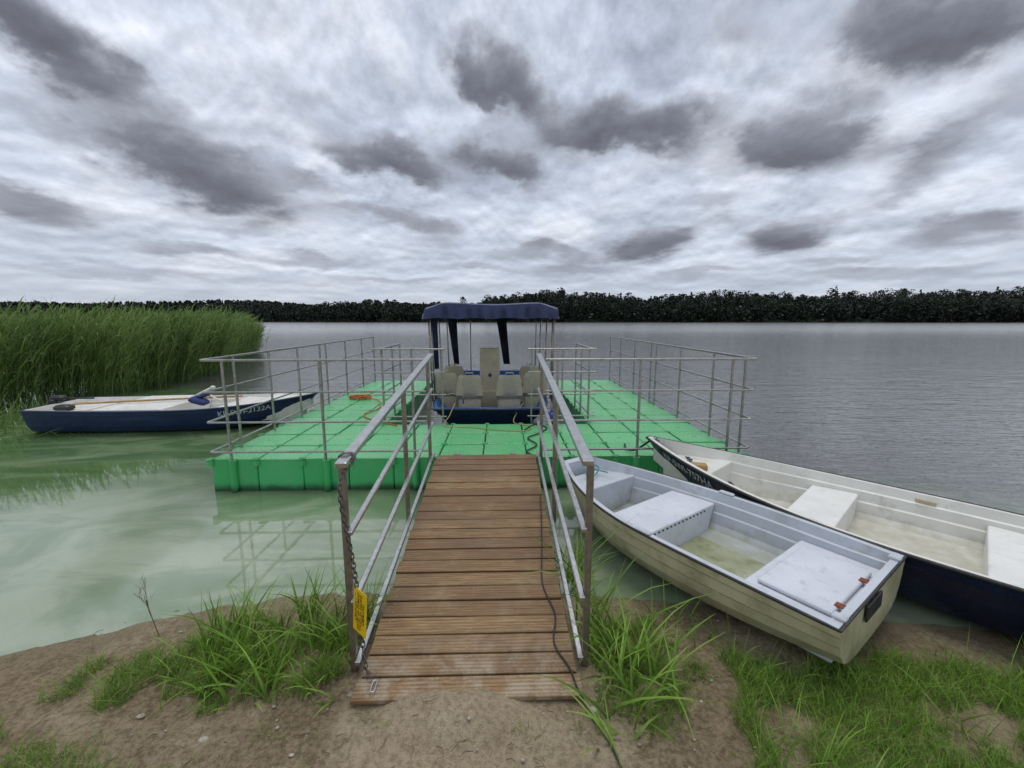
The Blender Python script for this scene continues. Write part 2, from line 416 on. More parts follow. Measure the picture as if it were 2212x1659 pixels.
def blade_obj(name,parts,m,label,cat,kind='stuff'):
    o=0;VV=[];FF=[];AA=[]
    for V,F,A in parts: VV.append(V);FF.append(F+o);AA.append(A);o+=len(V)
    V=np.concatenate(VV);F=np.concatenate(FF);A=np.concatenate(AA)
    me=bpy.data.meshes.new(name); me.vertices.add(len(V)); me.vertices.foreach_set('co',V.astype(np.float32).ravel())
    me.loops.add(F.size); me.loops.foreach_set('vertex_index',F.astype(np.int32).ravel())
    me.polygons.add(len(F)); me.polygons.foreach_set('loop_start',np.arange(0,F.size,F.shape[1],dtype=np.int32))
    me.update(calc_edges=True); at=me.attributes.new('var','FLOAT','POINT'); at.data.foreach_set('value',A.astype(np.float32))
    me.materials.append(m); ob=bpy.data.objects.new(name,me); COL.objects.link(ob); tag(ob,label,cat,kind=kind); return ob
def unit(v): return v/np.linalg.norm(v,axis=1,keepdims=True)
def tuft(N,xy,h,w,lean=.35,droop=.25,varr=(.2,.95),segs=4):
    x,y=xy; z=terr(x,y)-.01; base=np.stack([x,y,z],-1)
    d=unit(np.stack([rng.normal(.05,lean,N),rng.normal(0,lean,N),np.ones(N)],-1))
    L=rng.uniform(*h,N)*(1+.45*nz2(x,y,7,13)); W=rng.uniform(*w,N)
    hor=d.copy();hor[:,2]=0; hor=hor/(np.linalg.norm(hor,axis=1,keepdims=True)+1e-6)
    return blades(base,d,L,W,rng.uniform(.1,1,N)*droop,rng.uniform(*varr,N),segs,wind=hor*rng.uniform(0,.5,N)[:,None])
def region(N,x0,x1,y0,y1,test):
    out=[]
    tot=0
    while tot<N:
        x=rng.uniform(x0,x1,N*2);y=rng.uniform(y0,y1,N*2)
        k=test(x,y); out.append(np.stack([x[k],y[k]],-1)); tot+=int(k.sum())
        if len(out)>60: break
    a=np.concatenate(out)[:N]; return a[:,0],a[:,1]
def nz2(x,y,s,o=0): return np.array([mnoise.noise((a*s+o,b*s,o)) for a,b in zip(x,y)])
def grow(N,*a): 
    x,y=region(N,*a); return len(x),(x,y)
G=[]
t=lambda x,y:(((x+1.38)/.76)**2+((y-2.06-.14*(x+1.45))/.22)**2<.95+1.8*nz2(x,y,6))
n,p=grow(5000,-2.5,-.78,1.7,2.6,t); G.append(tuft(n,p,(.04,.16),(.0025,.0045)))
t=lambda x,y:(nz2(x,y,7,3)>.0)&(((x+1.2)/.58)**2+((y-2.15)/.34)**2<1.1)
n,p=grow(430,-1.8,-.8,1.8,2.5,t); G.append(tuft(n,p,(.15,.42),(.008,.018),.22,.35,(.35,1.)))
n,p=grow(45,-1.0,-.78,2.3,3.0,t); G.append(tuft(n,p,(.25,.5),(.007,.014),.2,.4,(.4,1.)))
n,p=grow(60,-1.7,-.8,1.78,2.0,lambda x,y:nz2(x,y,6,1)>0); G.append(tuft(n,p,(.12,.28),(.008,.016),.5,.6,(.5,1.)))
t=lambda x,y:(nz2(x,y,3.5,8)>-.1-.4*(x<-1.6))&(y<1.68-.30*(x+2.2))
n,p=grow(12000,-3.2,-.9,1.0,1.95,t); G.append(tuft(n,p,(.03,.12),(.002,.0038),varr=(.35,1.)))
t=lambda x,y:(y<1.98-.03*(x-1.3)+.14*nz2(x,y,3.5,1))&(x>1.14+.25*(1.9-y)*-.8+.25*nz2(x,y,3.5,5))&(nz2(x,y,2.2,11)+.8*nz2(x,y,7,4)>-.42)
n,p=grow(38000,.7,3.9,.95,2.2,t); G.append(tuft(n,p,(.03,.15),(.0022,.0042),varr=(.3,1.)))
n,p=grow(520,1.2,3.6,1.1,2.05,lambda x,y:nz2(x,y,5,9)>.05); G.append(tuft(n,p,(.12,.26),(.004,.008),.4,.4,(.5,1.)))
t=lambda x,y:(((x-.70)/.31)**2+((y-1.98)/.40)**2<.85+1.7*nz2(x,y,6,2))&(x>.46)
n,p=grow(2600,.42,1.15,1.45,2.5,t); G.append(tuft(n,p,(.04,.14),(.0025,.0045)))
t=lambda x,y:(nz2(x,y,5,6)>-.1)
n,p=grow(120,.50,.88,1.65,2.3,t); G.append(tuft(n,p,(.2,.5),(.012,.022),.4,.5,(.4,1.)))
n,p=grow(105,.45,.62,2.2,3.2,t); G.append(tuft(n,p,(.25,.62),(.009,.017),.26,.4,(.4,1.)))
n,p=grow(24,.85,1.3,2.05,2.45,t); G.append(tuft(n,p,(.18,.36),(.006,.012),.3,.4,(.4,1.)))
n,p=grow(24,.42,.7,1.38,1.75,lambda x,y:x>-9); G.append(tuft(n,p,(.2,.38),(.011,.02),.55,.6,(.5,1.)))
for cx,cy,r,nn in((-.6,1.68,.05,40),(.12,1.6,.05,60),(.22,1.5,.05,60),(-1.3,1.5,.1,90),(-1.0,1.62,.06,50),(1.2,1.5,.1,80),(-1.7,1.6,.12,90),(1.3,1.85,.1,90),(.35,1.62,.05,50),(.0,1.3,.1,30),(-.8,1.55,.1,40),(.95,1.75,.12,90)):
    x=rng.normal(cx,r,nn);y=rng.normal(cy,r*.6,nn); G.append(tuft(nn,(x,y),(.03,.07),(.002,.004)))
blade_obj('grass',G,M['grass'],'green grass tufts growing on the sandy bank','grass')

# reeds
def rx(y): return np.interp(y,[7.6,8.5,10,12,16,20,24,27],[-11.5,-10.7,-9.7,-9.4,-10.6,-12.5,-13.9,-15.8])
Rp=[]
def stems(N,y0,y1,depth,hr,leaves=8):
    y=rng.uniform(y0,y1,N); u=rng.uniform(0,1,N)**1.3; x=rx(y)+rng.normal(0,.25,N)+.6*nz2(y,y*0,1.1)-u*depth
    z=np.full(N,-.05); base=np.stack([x,y,z],-1)
    d=unit(np.stack([rng.normal(.08,.07,N),rng.normal(-.02,.06,N),np.ones(N)],-1))
    edge=np.clip((29-y)/6,.8,1)
    H=rng.uniform(*hr,N)*edge*(1+.10*nz2(x,y,.8,4))
    tone=np.clip(.46+.5*nz2(x,y,.6)+rng.uniform(-.3,.4,N),0.03,1)
    wv=np.stack([rng.uniform(.05,.28,N),np.zeros(N),np.zeros(N)],-1)
    Rp.append(blades(base,d,H,np.full(N,.014),np.full(N,.03),tone*.9,4,wind=wv))
    for k in range(leaves):
        f=rng.uniform(.03,.97,N)**.75; b=base+d*(H*f)[:,None]+wv*(H*f*f)[:,None]
        an=rng.normal(0,1.3,N)
        dl=unit(np.stack([np.cos(an)*.42+.28,np.sin(an)*.42,rng.uniform(.7,2.,N)],-1))
        L=rng.uniform(.3,.7,N)
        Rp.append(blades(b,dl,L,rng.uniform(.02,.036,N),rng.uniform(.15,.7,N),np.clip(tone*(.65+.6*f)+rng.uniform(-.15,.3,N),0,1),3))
stems(2700,7.9,16,3.0,(1.55,2.2)); stems(2200,14,28,3.0,(1.5,2.15)); stems(1000,8,26,10,(1.8,2.25))
N=170; y=rng.uniform(6.9,8.3,N); x=rng.normal(-9.0,.45,N); base=np.stack([x,y,np.full(N,-.02)],-1); d=unit(np.stack([rng.normal(.3,.3,N),rng.normal(-.1,.25,N),rng.uniform(.5,1.3,N)],-1))
Rp.append(blades(base,d,rng.uniform(.4,.95,N),rng.uniform(.014,.028,N),rng.uniform(.1,.6,N),rng.uniform(.4,1,N),4))
N=160; y=rng.uniform(6.7,8.2,N); x=rng.uniform(-10,-7.0,N); base=np.stack([x,y,np.full(N,.01)],-1); d=unit(np.stack([rng.normal(.6,.6,N),rng.normal(-.3,.4,N),rng.uniform(.02,.5,N)],-1))
k=(y<7.05)|(x<-8.2); Rp.append(blades(base[k],d[k],rng.uniform(.25,.6,k.sum()),rng.uniform(.012,.024,k.sum()),rng.uniform(.1,.4,k.sum()),rng.uniform(.5,1,k.sum()),3))
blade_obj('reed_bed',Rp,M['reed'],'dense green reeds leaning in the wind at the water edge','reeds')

# ---------------------------------------------------------------- far wood
def wood():
    V=[];A=[]
    pts=[]
    for i in range(3300):
        X=rng.uniform(-300,640); g=max(0,min(1,(X+60)/380))
        d=rng.uniform(0,1)**1.1*75; lowf=1+.12*math.sin(X*.045)+.09*math.sin(X*.13+2)+.10*math.sin(X*.021+.5)
        pts.append((X,float(farshore(X))+1+d,rng.uniform(6.5,12)*(1+.4*g)*lowf,1.))
    for i in range(1500):
        X=rng.uniform(-1000,-240); d=rng.uniform(0,1)*300; pts.append((X,float(farshore(X))+1+d,rng.uniform(7,11),1.6))
    for (X,Yo,h) in((252,30,21),(262,40,22),(296,42,20),(330,45,21),(-10,30,16),(15,35,16),(60,30,16),(-30,32,15),(100,30,17),(-110,25,14),(150,36,18),(190,30,19)):
        pts.append((X,float(farshore(X))+Yo,h,1.))
    for X,Y,H,S in pts:
        z0=gz(X,Y)-.3; kind=rng.random(); tone=rng.uniform(.0,.8)
        n=120 if S<1.5 else 45
        if kind<.45:
            tz=1-.62*rng.uniform(0,1,n)**1.2; rad=np.sqrt(np.clip(1-((tz-.70)/.36)**2,.03,1))*.24*H; 
        elif kind<.65:
            tz=rng.uniform(.05,1,n)**.8; rad=(1.02-tz)*.26*H+.15
        else:
            tz=rng.uniform(.1,1,n); rad=np.sqrt(np.clip(1-((tz-.55)/.5)**2,.02,1))*.33*H
        an=rng.uniform(0,2*np.pi,n); rr=rad*np.sqrt(rng.uniform(.0,1,n))
        c=np.stack([X+np.cos(an)*rr,Y+np.sin(an)*rr,z0+tz*H],-1)
        edge=(rr/(rad+1e-3)); sz=(rng.uniform(.35,.7,n)+.55*(1-edge))*S*(1 if S<1.5 else 1.3)
        a=unit(rng.normal(0,1,(n,3)));b=unit(np.cross(a,unit(rng.normal(0,1,(n,3)))))
        q=np.stack([c-a*sz[:,None],c-b*sz[:,None]*.6,c+a*sz[:,None],c+b*sz[:,None]*.6],1)
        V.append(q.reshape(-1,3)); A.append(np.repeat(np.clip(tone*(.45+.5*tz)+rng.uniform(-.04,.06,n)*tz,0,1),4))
        tk=np.array([[X-.18,Y,z0],[X+.18,Y,z0],[X+.05,Y,z0+H*.93],[X-.05,Y,z0+H*.93],[X,Y-.18,z0],[X,Y+.18,z0],[X,Y+.05,z0+H*.93],[X,Y-.05,z0+H*.93]])
        V.append(tk); A.append(np.full(8,.2))
    for (x0,x1,N,S,hh) in((-300,640,32000,1.,7),(-1000,-240,6000,2.,7)):
        X=rng.uniform(x0,x1,N); Y=farshore(X)+rng.uniform(-1,60,N)*(1 if S<1.5 else 2); c=np.stack([X,Y,terr(X,Y)+rng.uniform(0,1,N)**1.1*(hh+4*np.clip((X-20)/300,0,1))],-1)
        sz=rng.uniform(.5,1.4,N)*S; a=unit(rng.normal(0,1,(N,3)));b=unit(np.cross(a,rng.normal(0,1,(N,3))))
        V.append(np.stack([c-a*sz[:,None],c-b*sz[:,None]*.7,c+a*sz[:,None],c+b*sz[:,None]*.7],1).reshape(-1,3)); A.append(np.repeat(rng.uniform(.05,.3,N),4))
    V=np.concatenate(V);A=np.concatenate(A); F=np.arange(len(V)).reshape(-1,4)
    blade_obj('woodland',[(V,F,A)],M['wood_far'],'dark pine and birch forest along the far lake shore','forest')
wood()

# ---------------------------------------------------------------- pebbles and litter
mb=MB()
for i in range(300):
    x=random.gauss(-.2,1.2); y=random.uniform(1.2,2.5)
    if -.8<x<.45 and y>1.72: continue
    r=random.choice([.003,.004,.004,.005,.006,.009]); 
    mb.sphere((x,y,gz(x,y)+r*.3),r,6,4,(random.uniform(.8,1.6),random.uniform(.8,1.3),.6))
for x,y,r in((-1.32,1.62,.016),(-.75,1.84,.018),(-1.7,1.75,.014),(.44,1.72,.018)):
    mb.sphere((x,y,gz(x,y)+r*.2),r,7,5,(1.5,1,.4))
tag(mb.obj('gravel',M['stone'],smooth=True),'scattered pale pebbles on the sand','gravel',kind='stuff')
mb=MB()
for i in range(520):
    x=random.gauss(0,1.6); y=random.uniform(1.15,2.6)
    if -.8<x<.45 and y>1.7: continue
    a=random.uniform(0,6.28);l=random.uniform(.015,.08);z=gz(x,y)+.012
    mb.tube([(x,y,z),(x+math.cos(a)*l*.5,y+math.sin(a)*l*.5,z+.005),(x+math.cos(a+.3)*l,y+math.sin(a+.3)*l,z)],random.uniform(.0008,.002),4)
for (x,y,a,l) in((-1.95,1.85,.5,.28),(-1.8,1.95,.9,.15),(.5,1.68,.7,.22)):
    z=gz(x,y)+.015; mb.tube([(x,y,z),(x+math.cos(a)*l*.5,y+math.sin(a)*l*.5,z+.015),(x+math.cos(a+.3)*l,y+math.sin(a+.3)*l,z)],.005,5)
tag(mb.obj('twig_litter',M['twig']),'dry twigs and straw scattered on the sand','twigs',kind='stuff')
mb=MB(); b0=Vector((-2.05,2.3,0.0))
def br(p,d,l,r,k):
    q=p+d*l; m_=p+d*l*.5+Vector((random.uniform(-.01,.01),random.uniform(-.01,.01),.01)); mb.tube([p,m_,q],[r,r*.8,r*.5],5)
    if k>0:
        for i in range(3):
            dd=(d+Vector((random.uniform(-.8,.8),random.uniform(-.5,.5),random.uniform(-.1,.6)))).normalized(); br(p+(q-p)*random.uniform(.35,.95),dd,l*.55,r*.55,k-1)
br(b0,Vector((-.3,.1,1)).normalized(),.25,.003,3)
tag(mb.obj('dry_weed',M['twig']),'bare branching dry weed at the water edge','plant')

# ---------------------------------------------------------------- floating dock
DO=Vector((-3.2,4.5,0))
dock=thing('floating_dock',DO,0,'U-shaped green plastic cube pontoon dock with steel railings','floating dock')
mb=MB(); mb.box((0,0,.12),(.495,.495,.50),None,0,.012)
mb.cyl((.0,.0,.36),(.0,.0,.376),.03,.028,12)
for sx in(-1,1):
    for sy in(-1,1): mb.cyl((sx*.2,sy*.2,.36),(sx*.2,sy*.2,.374),.018,.016,8)
cube=mb.mesh('pontoon_block',M['green'])
first=None
def put_block(i,j):
    global first
    if first is None:
        first=bpy.data.objects.new('pontoon_block',cube); o=first
        bv=o.modifiers.new('b','BEVEL'); bv.width=.006; bv.segments=2; bv.limit_method='ANGLE'
    else: o=first.copy()
    COL.objects.link(o); o.parent=dock; o.location=(.25+.5*i,.25+.5*j,random.uniform(-.004,.004)); o.rotation_euler=(random.uniform(-.008,.008),random.uniform(-.008,.008),math.pi/2*random.choice([0,1]))
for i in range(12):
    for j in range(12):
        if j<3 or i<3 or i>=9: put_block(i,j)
mb=MB()
for i in range(13):
    for j in range(13):
        if j<=3 or i<=3 or i>=9:
            mb.cyl((.5*i,.5*j,.3),(.5*i,.5*j,.378),.04,.037,12); mb.box((.5*i,.5*j,.38),(.05,.012,.006))
mb.obj('connector_pins',M['green'],dock)['kind']='stuff'
ZR=[1.47,1.13,.80,.47]
def rail(segs,posts,zr=ZR,zb=.1):
    o=MB();
    for (a,b) in segs:
        for z in zr: o.beam((a[0]-DO.x,a[1]-DO.y,z),(b[0]-DO.x,b[1]-DO.y,z),.030 if z<1.4 else .040,.018 if z<1.4 else .024)
    r=o.obj('railing',M['docksteel'],dock)
    for (x,y) in posts: MB().cyl((x-DO.x,y-DO.y,zb),(x-DO.x,y-DO.y,zr[0]-.014),.015,n=8).obj('railing_post',M['docksteel'],r,smooth=False)
    return r
rail([((-3.14,4.44),(-.80,4.44))],[(-2.95,4.475),(-1.93,4.475),(-.95,4.475)])
rail([((.48,4.44),(2.77,4.44))],[(.62,4.475),(1.53,4.475),(2.55,4.475)])
rail([((-3.15,4.46),(-3.15,7.4)),((-3.15,7.44),(-3.15,10.5))],[(-3.125,y) for y in(4.95,5.7,6.5,7.3,7.55,8.5,9.5,10.4)],zb=.36)
rail([((2.79,4.46),(2.79,7.4)),((2.79,7.44),(2.79,10.5))],[(2.765,y) for y in(4.6,5.3,6.3,7.3,7.55,8.5,9.5,10.4)],zb=.36)
rail([((-1.87,6.08),(-.8,6.08)),((-1.76,6.1),(-1.76,7.3))],[(-1.73,6.115),(-1.3,6.115),(-.86,6.115),(-1.725,7.2),(-1.725,6.7)],zb=.36)
rail([((.4,6.08),(1.42,6.08)),((1.35,6.1),(1.35,7.3))],[(1.32,6.115),(.92,6.115),(.46,6.115),(1.315,7.2),(1.315,6.7)],zb=.36)
for x in(-2.95,-1.93,-.95,.62,1.53,2.55): smooth_angle(MB().cyl((x-DO.x,-.012,-.1),(x-DO.x,-.012,.36),.04,n=14).obj('post_sleeve',M['green'],dock))

def rope(name,pts,r,m,label,cat='rope',k=8,group=None):
    b=MB(); b.tube(catmull(pts,k),r,6); o=b.obj(name,m,smooth=True); return tag(o,label,cat,group)
pts=[]
for k in range(60):
    a=k*.62; R=.11+.05*math.sin(k*1.7); pts.append((-2.72+math.cos(a)*R*1.4,8.05+math.sin(a)*R,.39+.0008*k+.01*math.sin(k*2.1)))
pts+=[(-2.3,7.8,.385),(-2.1,7.1,.385),(-2.2,6.6,.385),(-1.9,6.2,.385),(-1.5,5.9,.385)]
rope('rope',pts,.009,M['orange'],'coiled orange rope lying on the green dock')
rope('rope',[(-.7,6.3,.62),(-.75,6.02,.5),(-.8,5.85,.386),(-.4,5.75,.386),(0,5.6,.386),(.35,5.55,.386),(.43,5.8,.386),(.2,6.0,.386),(.25,6.2,.5),(.35,6.3,.62)],.0065,M['yellowrope'],'thin yellow mooring rope lying over the dock')
rope('cable',[(.33,5.6,.386),(.5,5.9,.386),(.65,5.7,.386),(.5,5.4,.386),(.35,5.2,.386),(.44,4.9,.386),(.3,4.65,.386),(.36,4.5,.386)],.01,M['black'],'loose black cable lying on the dock','cable')

# ---------------------------------------------------------------- gangway
Y0,Z0,Y1,Z1=1.76,.085,4.5,.40
sl=(Z1-Z0)/(Y1-Y0)
gang=thing('gangway',(-.165,Y0,0),0,'sloping wooden gangway with galvanised railings from shore to dock','gangway')
def dz(y): return Z0+(y-Y0)*sl-0
mb=MB(); nb=22; ang=math.atan(sl); R=Matrix.Rotation(ang,3,'X')
screws=MB()
for i in range(nb):
    yc=Y0+(i+.5)*(Y1-Y0)/nb; w=(Y1-Y0)/nb-random.uniform(.007,.012)
    jx=random.uniform(-.007,.007); 
    RR=R@Matrix.Rotation(random.uniform(-.005,.005),3,'Z')@Matrix.Rotation(random.uniform(-.004,.004),3,'Y')
    mb.box((jx,yc-Y0,dz(yc)-.014+random.uniform(-.0025,.0025)),(1.10 if i>0 else 1.13,w,.028),RR,random.random(),.003)
    for sx in(-.49,-.02,.47):
        for q in(-.03,.03):
            p=Vector((sx+random.uniform(-.012,.012),yc-Y0+q+random.uniform(-.006,.006),dz(yc+q)+.0005)); screws.cyl(p-Vector((0,0,.004)),p+Vector((0,0,.002)),.0042,n=8)
mb.obj('plank_deck',M['plank'],gang); screws.obj('screws',M['screw'],gang)['kind']='stuff'
for sx in(-.53,0,.53): MB().beam((sx,.06,dz(Y0)-.062),(sx,Y1-Y0-.02,dz(Y1)-.066),.05,.07).obj('support_beam',M['post'],gang)
for sx in(-.59,.585):
    mb=MB()
    for k,(o,w,h) in enumerate(((1.11,.056,.03),(.73,.03,.024),(.35,.03,.024),(.0,.03,.028))):
        ya=1.9 if k==0 else 1.955
        mb.beam((sx,ya-Y0,dz(ya)+o),(sx,4.55-Y0,dz(4.55)+o),w,h)
    out=-.032 if sx<0 else .032
    r=mb.obj('railing',M['steel'],gang)
    for y in(2.0,3.35,4.5): MB().beam((sx+out,y-Y0,dz(y)-.1),(sx+out,y-Y0,dz(y)+1.092),.034,.03).obj('railing_post',M['post'],r)
for sx in(-.32,.3): MB().box((sx,Y1-Y0+.02,Z1+.004),(.07,.06,.01)).obj('hinge_plate',M['zinc'],gang)
xl=-.165-.59
mb=chain([(xl+.03,2.02,1.205),(xl+.0,1.93,1.16),(xl-.005,1.89,1.05),(xl+.02,1.93,.7),(xl+.04,1.93,.42),(xl+.06,1.9,.16),(xl+.1,1.86,.115)],.036,.003,.0095)
ch=mb.obj('chain',M['chain'],smooth=True); tag(ch,'steel link chain hanging from the gangway railing','chain')
mb=MB(); lp=[]
for a in range(16):
    an=2*math.pi*a/16; x=math.cos(an)*.012; y=math.sin(an)*.012; lp.append((xl+.125+x*.9,1.82+y+(.022 if y>0 else -.022),.108))
mb.tube(lp,.0035,6,closed=True); cb=mb.obj('carabiner',M['zinc'],ch,smooth=True)
mb=MB()
for k in range(2):
    lp=[(xl+math.cos(a)*.038,1.98+.014*k+.01*math.sin(a*2),dz(2)+1.11+math.sin(a)*.024) for a in np.linspace(0,2*math.pi,14)[:-1]]
    mb.tube(lp,.004,5,closed=True)
mb.obj('wrapped_links',M['chain'],ch,smooth=True)
sg=thing('warning_sign',(xl+.05,1.90,.45),0,'yellow warning sign hanging from the chain on the railing','sign',rot=(math.radians(90-3),math.radians(3),math.radians(-42)))
mb=MB(); mb.box((0,0,0),(.12,.235,.003),None,0,.0008); mb.obj('sign_plate',M['yellow'],sg)
mb=MB()
for s_,x_ in(('UWAGA !',-.034),('WSTĘP NA POMOST',-.012),('TYLKO ZA ZGODĄ',.010),('OBSŁUGI',.032)):
    V2,F=text_geo(s_,.028 if len(s_)<9 else .0225)
    mb.add([(x_-y,x,.0028) for x,y,z in V2],F)
mb.obj('sign_lettering',M['ink'],sg)
def on(x,y,h=.009): return (x,y,(dz(y) if y>Y0+.02 else gz(x,y)+.012)+h)
rope('cable',[on(.36,3.6),on(.33,3.2),on(.30,2.85),on(.27,2.5),on(.32,2.25),on(.29,2.05),on(.35,1.9),on(.37,1.80),on(.41,1.70,.0),on(.47,1.55,0),on(.5,1.4,0),on(.58,1.2,0)],.005,M['black'],'black cable running down the gangway onto the sand','cable')

# ---------------------------------------------------------------- boats
class Hull:
    def __init__(s,L,bs,bm,tm,bb,p,zst,zmid,zbow,rise,rake,inset,floor,step=1.,rock=0.):
        s.__dict__.update(locals())
        k=step
        s.prof=[(1,1),(.985,.84),(.985-.03*k,.80),(.945,.62),(.945-.03*k,.58),(.89,.40),(.89-.03*k,.36),(.79,.18),(.66,.07),(.4,.015),(0,0)]
        s.iprof=[(1,1),(.97,.78),(.945,.75),(.925,.5),(.90,.47),(.87,.2),(.8,.06),(.4,0),(0,0)]
    def B(s,t):
        if t<s.tm: return s.bs+(s.bm-s.bs)*math.sin(math.pi/2*t/s.tm)
        return s.bb+(s.bm-s.bb)*(1-((t-s.tm)/(1-s.tm))**s.p)
    def sheer(s,t):
        u=2*t-1; return s.zmid+((s.zst if u<0 else s.zbow)-s.zmid)*u*u
    def keel(s,t): return s.rise*max(0,(t-.6)/.4)**2+s.rock*max(0,(.4-t)/.4)**2
    def pt(s,t,fy,fz):
        zk=s.keel(t); z=zk+(s.sheer(t)-zk)*fz
        return Vector((t*s.L-s.rake*(1-fz)*t**5,s.B(t)*fy*(1-.25*(1-fz)*t**4),z))
    def surf(s,t,fz):
        P=s.prof
        for (a,b) in zip(P,P[1:]):
            if b[1]<=fz<=a[1]:
                k=(fz-b[1])/(a[1]-b[1]); return s.pt(t,b[0]+(a[0]-b[0])*k,fz)
        return s.pt(t,1,1)
    def ipt(s,t,fy,fz):
        i=s.inset; zt=s.sheer(t); fl=max(s.floor,s.keel(t)+.05)
        x=i+t*(s.L-3.*i); tt=x/s.L; y=max(.004,s.B(tt)-i)*fy*(1-.2*(1-fz)*tt**4); return Vector((x,y,fl+(zt-fl)*fz))
    def inb(s,x,z):
        t=(x-s.inset)/(s.L-3*s.inset); zt=s.sheer(t); fz=(z-s.floor)/(zt-s.floor)
        fy=np.interp(fz,[0,.06,.2,.47,.75,1],[.78,.8,.87,.9,.94,1.]); return s.ipt(t,fy,fz).y
    def rings(s,f,prof,n=40):
        R=[]
        for k in range(n+1):
            t=k/n; t=1-(1-t)**1.25
            a=[f(t,fy,fz) for fy,fz in prof]; R.append(a+[Vector((v.x,-v.y,v.z)) for v in a[-2::-1]])
        return R
    def build(s,par,mo,mi,mg,gr=.016):
        def skin(R,flip,cap):
            mb=MB(); m=len(R[0]); V=[p for r in R for p in r]; F=[]
            for i in range(len(R)-1):
                for k in range(m-1):
                    q=(i*m+k,(i+1)*m+k,(i+1)*m+k+1,i*m+k+1); F.append(q[::-1] if flip else q)
            F.append(tuple(range(m))[::-1] if not flip else tuple(range(m)))
            F.append(tuple((len(R)-1)*m+k for k in range(m))[::-1] if flip else tuple((len(R)-1)*m+k for k in range(m)))
            mb.add(V,F); return mb
        RO=s.rings(s.pt,s.prof); RI=s.rings(s.ipt,s.iprof)
        o=skin(RO,False,1).obj('hull',mo,par); smooth_angle(o,25)
        i=skin(RI,True,1)
        rim=[r[0] for r in RO]+[r[-1] for r in RO[::-1]]; rin=[r[0] for r in RI]+[r[-1] for r in RI[::-1]]
        n=len(rim); V=rim+rin; F=[]
        for k in range(n): q=(k+1)%n; F.append((k,q,n+q,n+k))
        i.add(V,F); io=i.obj('interior',mi,par); smooth_angle(io,25)
        g=MB(); g.tube([p+Vector((0,0,-gr*.5)) for p in rim],gr,8,closed=True); go=g.obj('gunwale',mg,par,smooth=True)
        return o,io,go
    def bench(s,par,x0,x1,z,m,name='bench',to_floor=True,th=.04,sh=.97):
        mb=MB(); zb=s.floor-.01 if to_floor else z-th
        T=[];Bt=[]
        n=6
        for k in range(n+1):
            x=x0+(x1-x0)*k/n; T.append((x,s.inb(x,z)*1.0+.006,z))
            Bt.append((x,s.inb(x,max(zb,s.floor+.005))*1.0-.0,zb))
        V=[Vector(p) for p in T]+[Vector((p[0],-p[1],p[2])) for p in T[::-1]]
        W=[Vector(p) for p in Bt]+[Vector((p[0],-p[1],p[2])) for p in Bt[::-1]]
        N=len(V); F=[tuple(range(N))[::-1],tuple(range(N,2*N))]+[(k,(k+1)%N,N+(k+1)%N,N+k) for k in range(N)]
        mb.add(V+W,F); return mb.obj(name,m,par,bevel=.012)
    def text(s,par,txt,size,tc,fz,side,m,bold=.012):
        V,F=text_geo(txt,size,bold); mb=MB(); out=[]
        h=s.sheer(tc)-s.keel(tc)
        for x,y,_ in V:
            t=tc+(x if side<0 else -x)/s.L
            q=s.surf(t,max(0,min(.985,fz+y/h)))
            out.append(Vector((q.x,side*(q.y+.012),q.z)))
        mb.add(out,F); return mb.obj('registration_lettering',m,par)

# --- cream dinghy
DL=Vector((2.05,2.015,.055)); dr=math.atan2(.835,-.55)
H=Hull(2.38,.545,.57,.36,.15,2.5,.39,.405,.49,.16,.12,.045,.10,.8,.10)
din=thing('rowing_dinghy',DL,dr,'small cream dinghy with pale grey interior pulled onto the sand','boat',rot=(0,math.radians(.6),dr))
H.build(din,M['cream'],M['grey'],M['black'],.009)
H.bench(din,1.18,1.56,.32,M['seatwhite'])
H.bench(din,1.9,2.22,.38,M['grey'],'bow_seat')
st=H.bench(din,.055,.54,.28,M['seatwhite'],'stern_seat')
mb=MB(); mb.box((.29,-.02,.296),(.38,.64,.028),None,0,.008); hp=mb.obj('hatch_cover',M['seatwhite'],st,bevel=.006)
for y in(-.18,.2): MB().box((.09,y,.313),(.06,.045,.005)).obj('rusty_hinge',M['rust'],hp)
mb=MB()
mb.add([(.55,-.41,.104),(1.17,-.42,.104),(1.17,.42,.104),(.55,.41,.104)],[(0,1,2,3)]); mb.obj('floor_silt',M['sludge'],din)
mb=MB()
for k in range(14): mb.cyl((1.172,-.32+k*.05,.295),(1.178,-.32+k*.05,.295),.007,n=8)
mb.obj('bench_holes',M['black'],din)['kind']='stuff'
MB().box((-.012,.08,.325),(.012,.24,.09),None,0,.004).obj('motor_plate',M['black'],din)
for sx in(-1,1):
    MB().box((1.12,sx*.545,.414),(.12,.045,.018),None,0,.006).obj('oarlock_socket',M['grey'],din); MB().box((.03,sx*.45,.398),(.06,.05,.022),None,0,.006).obj('stern_fitting',M['grey'],din)
b=MB(); b.tube(catmull([(2.26,.05,.5),(2.16,-.1,.42),(2.08,0,.4),(2.03,.12,.4),(2.12,.1,.4),(2.15,-.02,.41),(2.03,-.1,.4)]),.006,6); tag(b.obj('rope',M['teal'],None,smooth=True),'thin teal rope in the bow of the dinghy','rope').matrix_world=Matrix.Translation(DL)@Matrix.Rotation(dr,4,'Z')

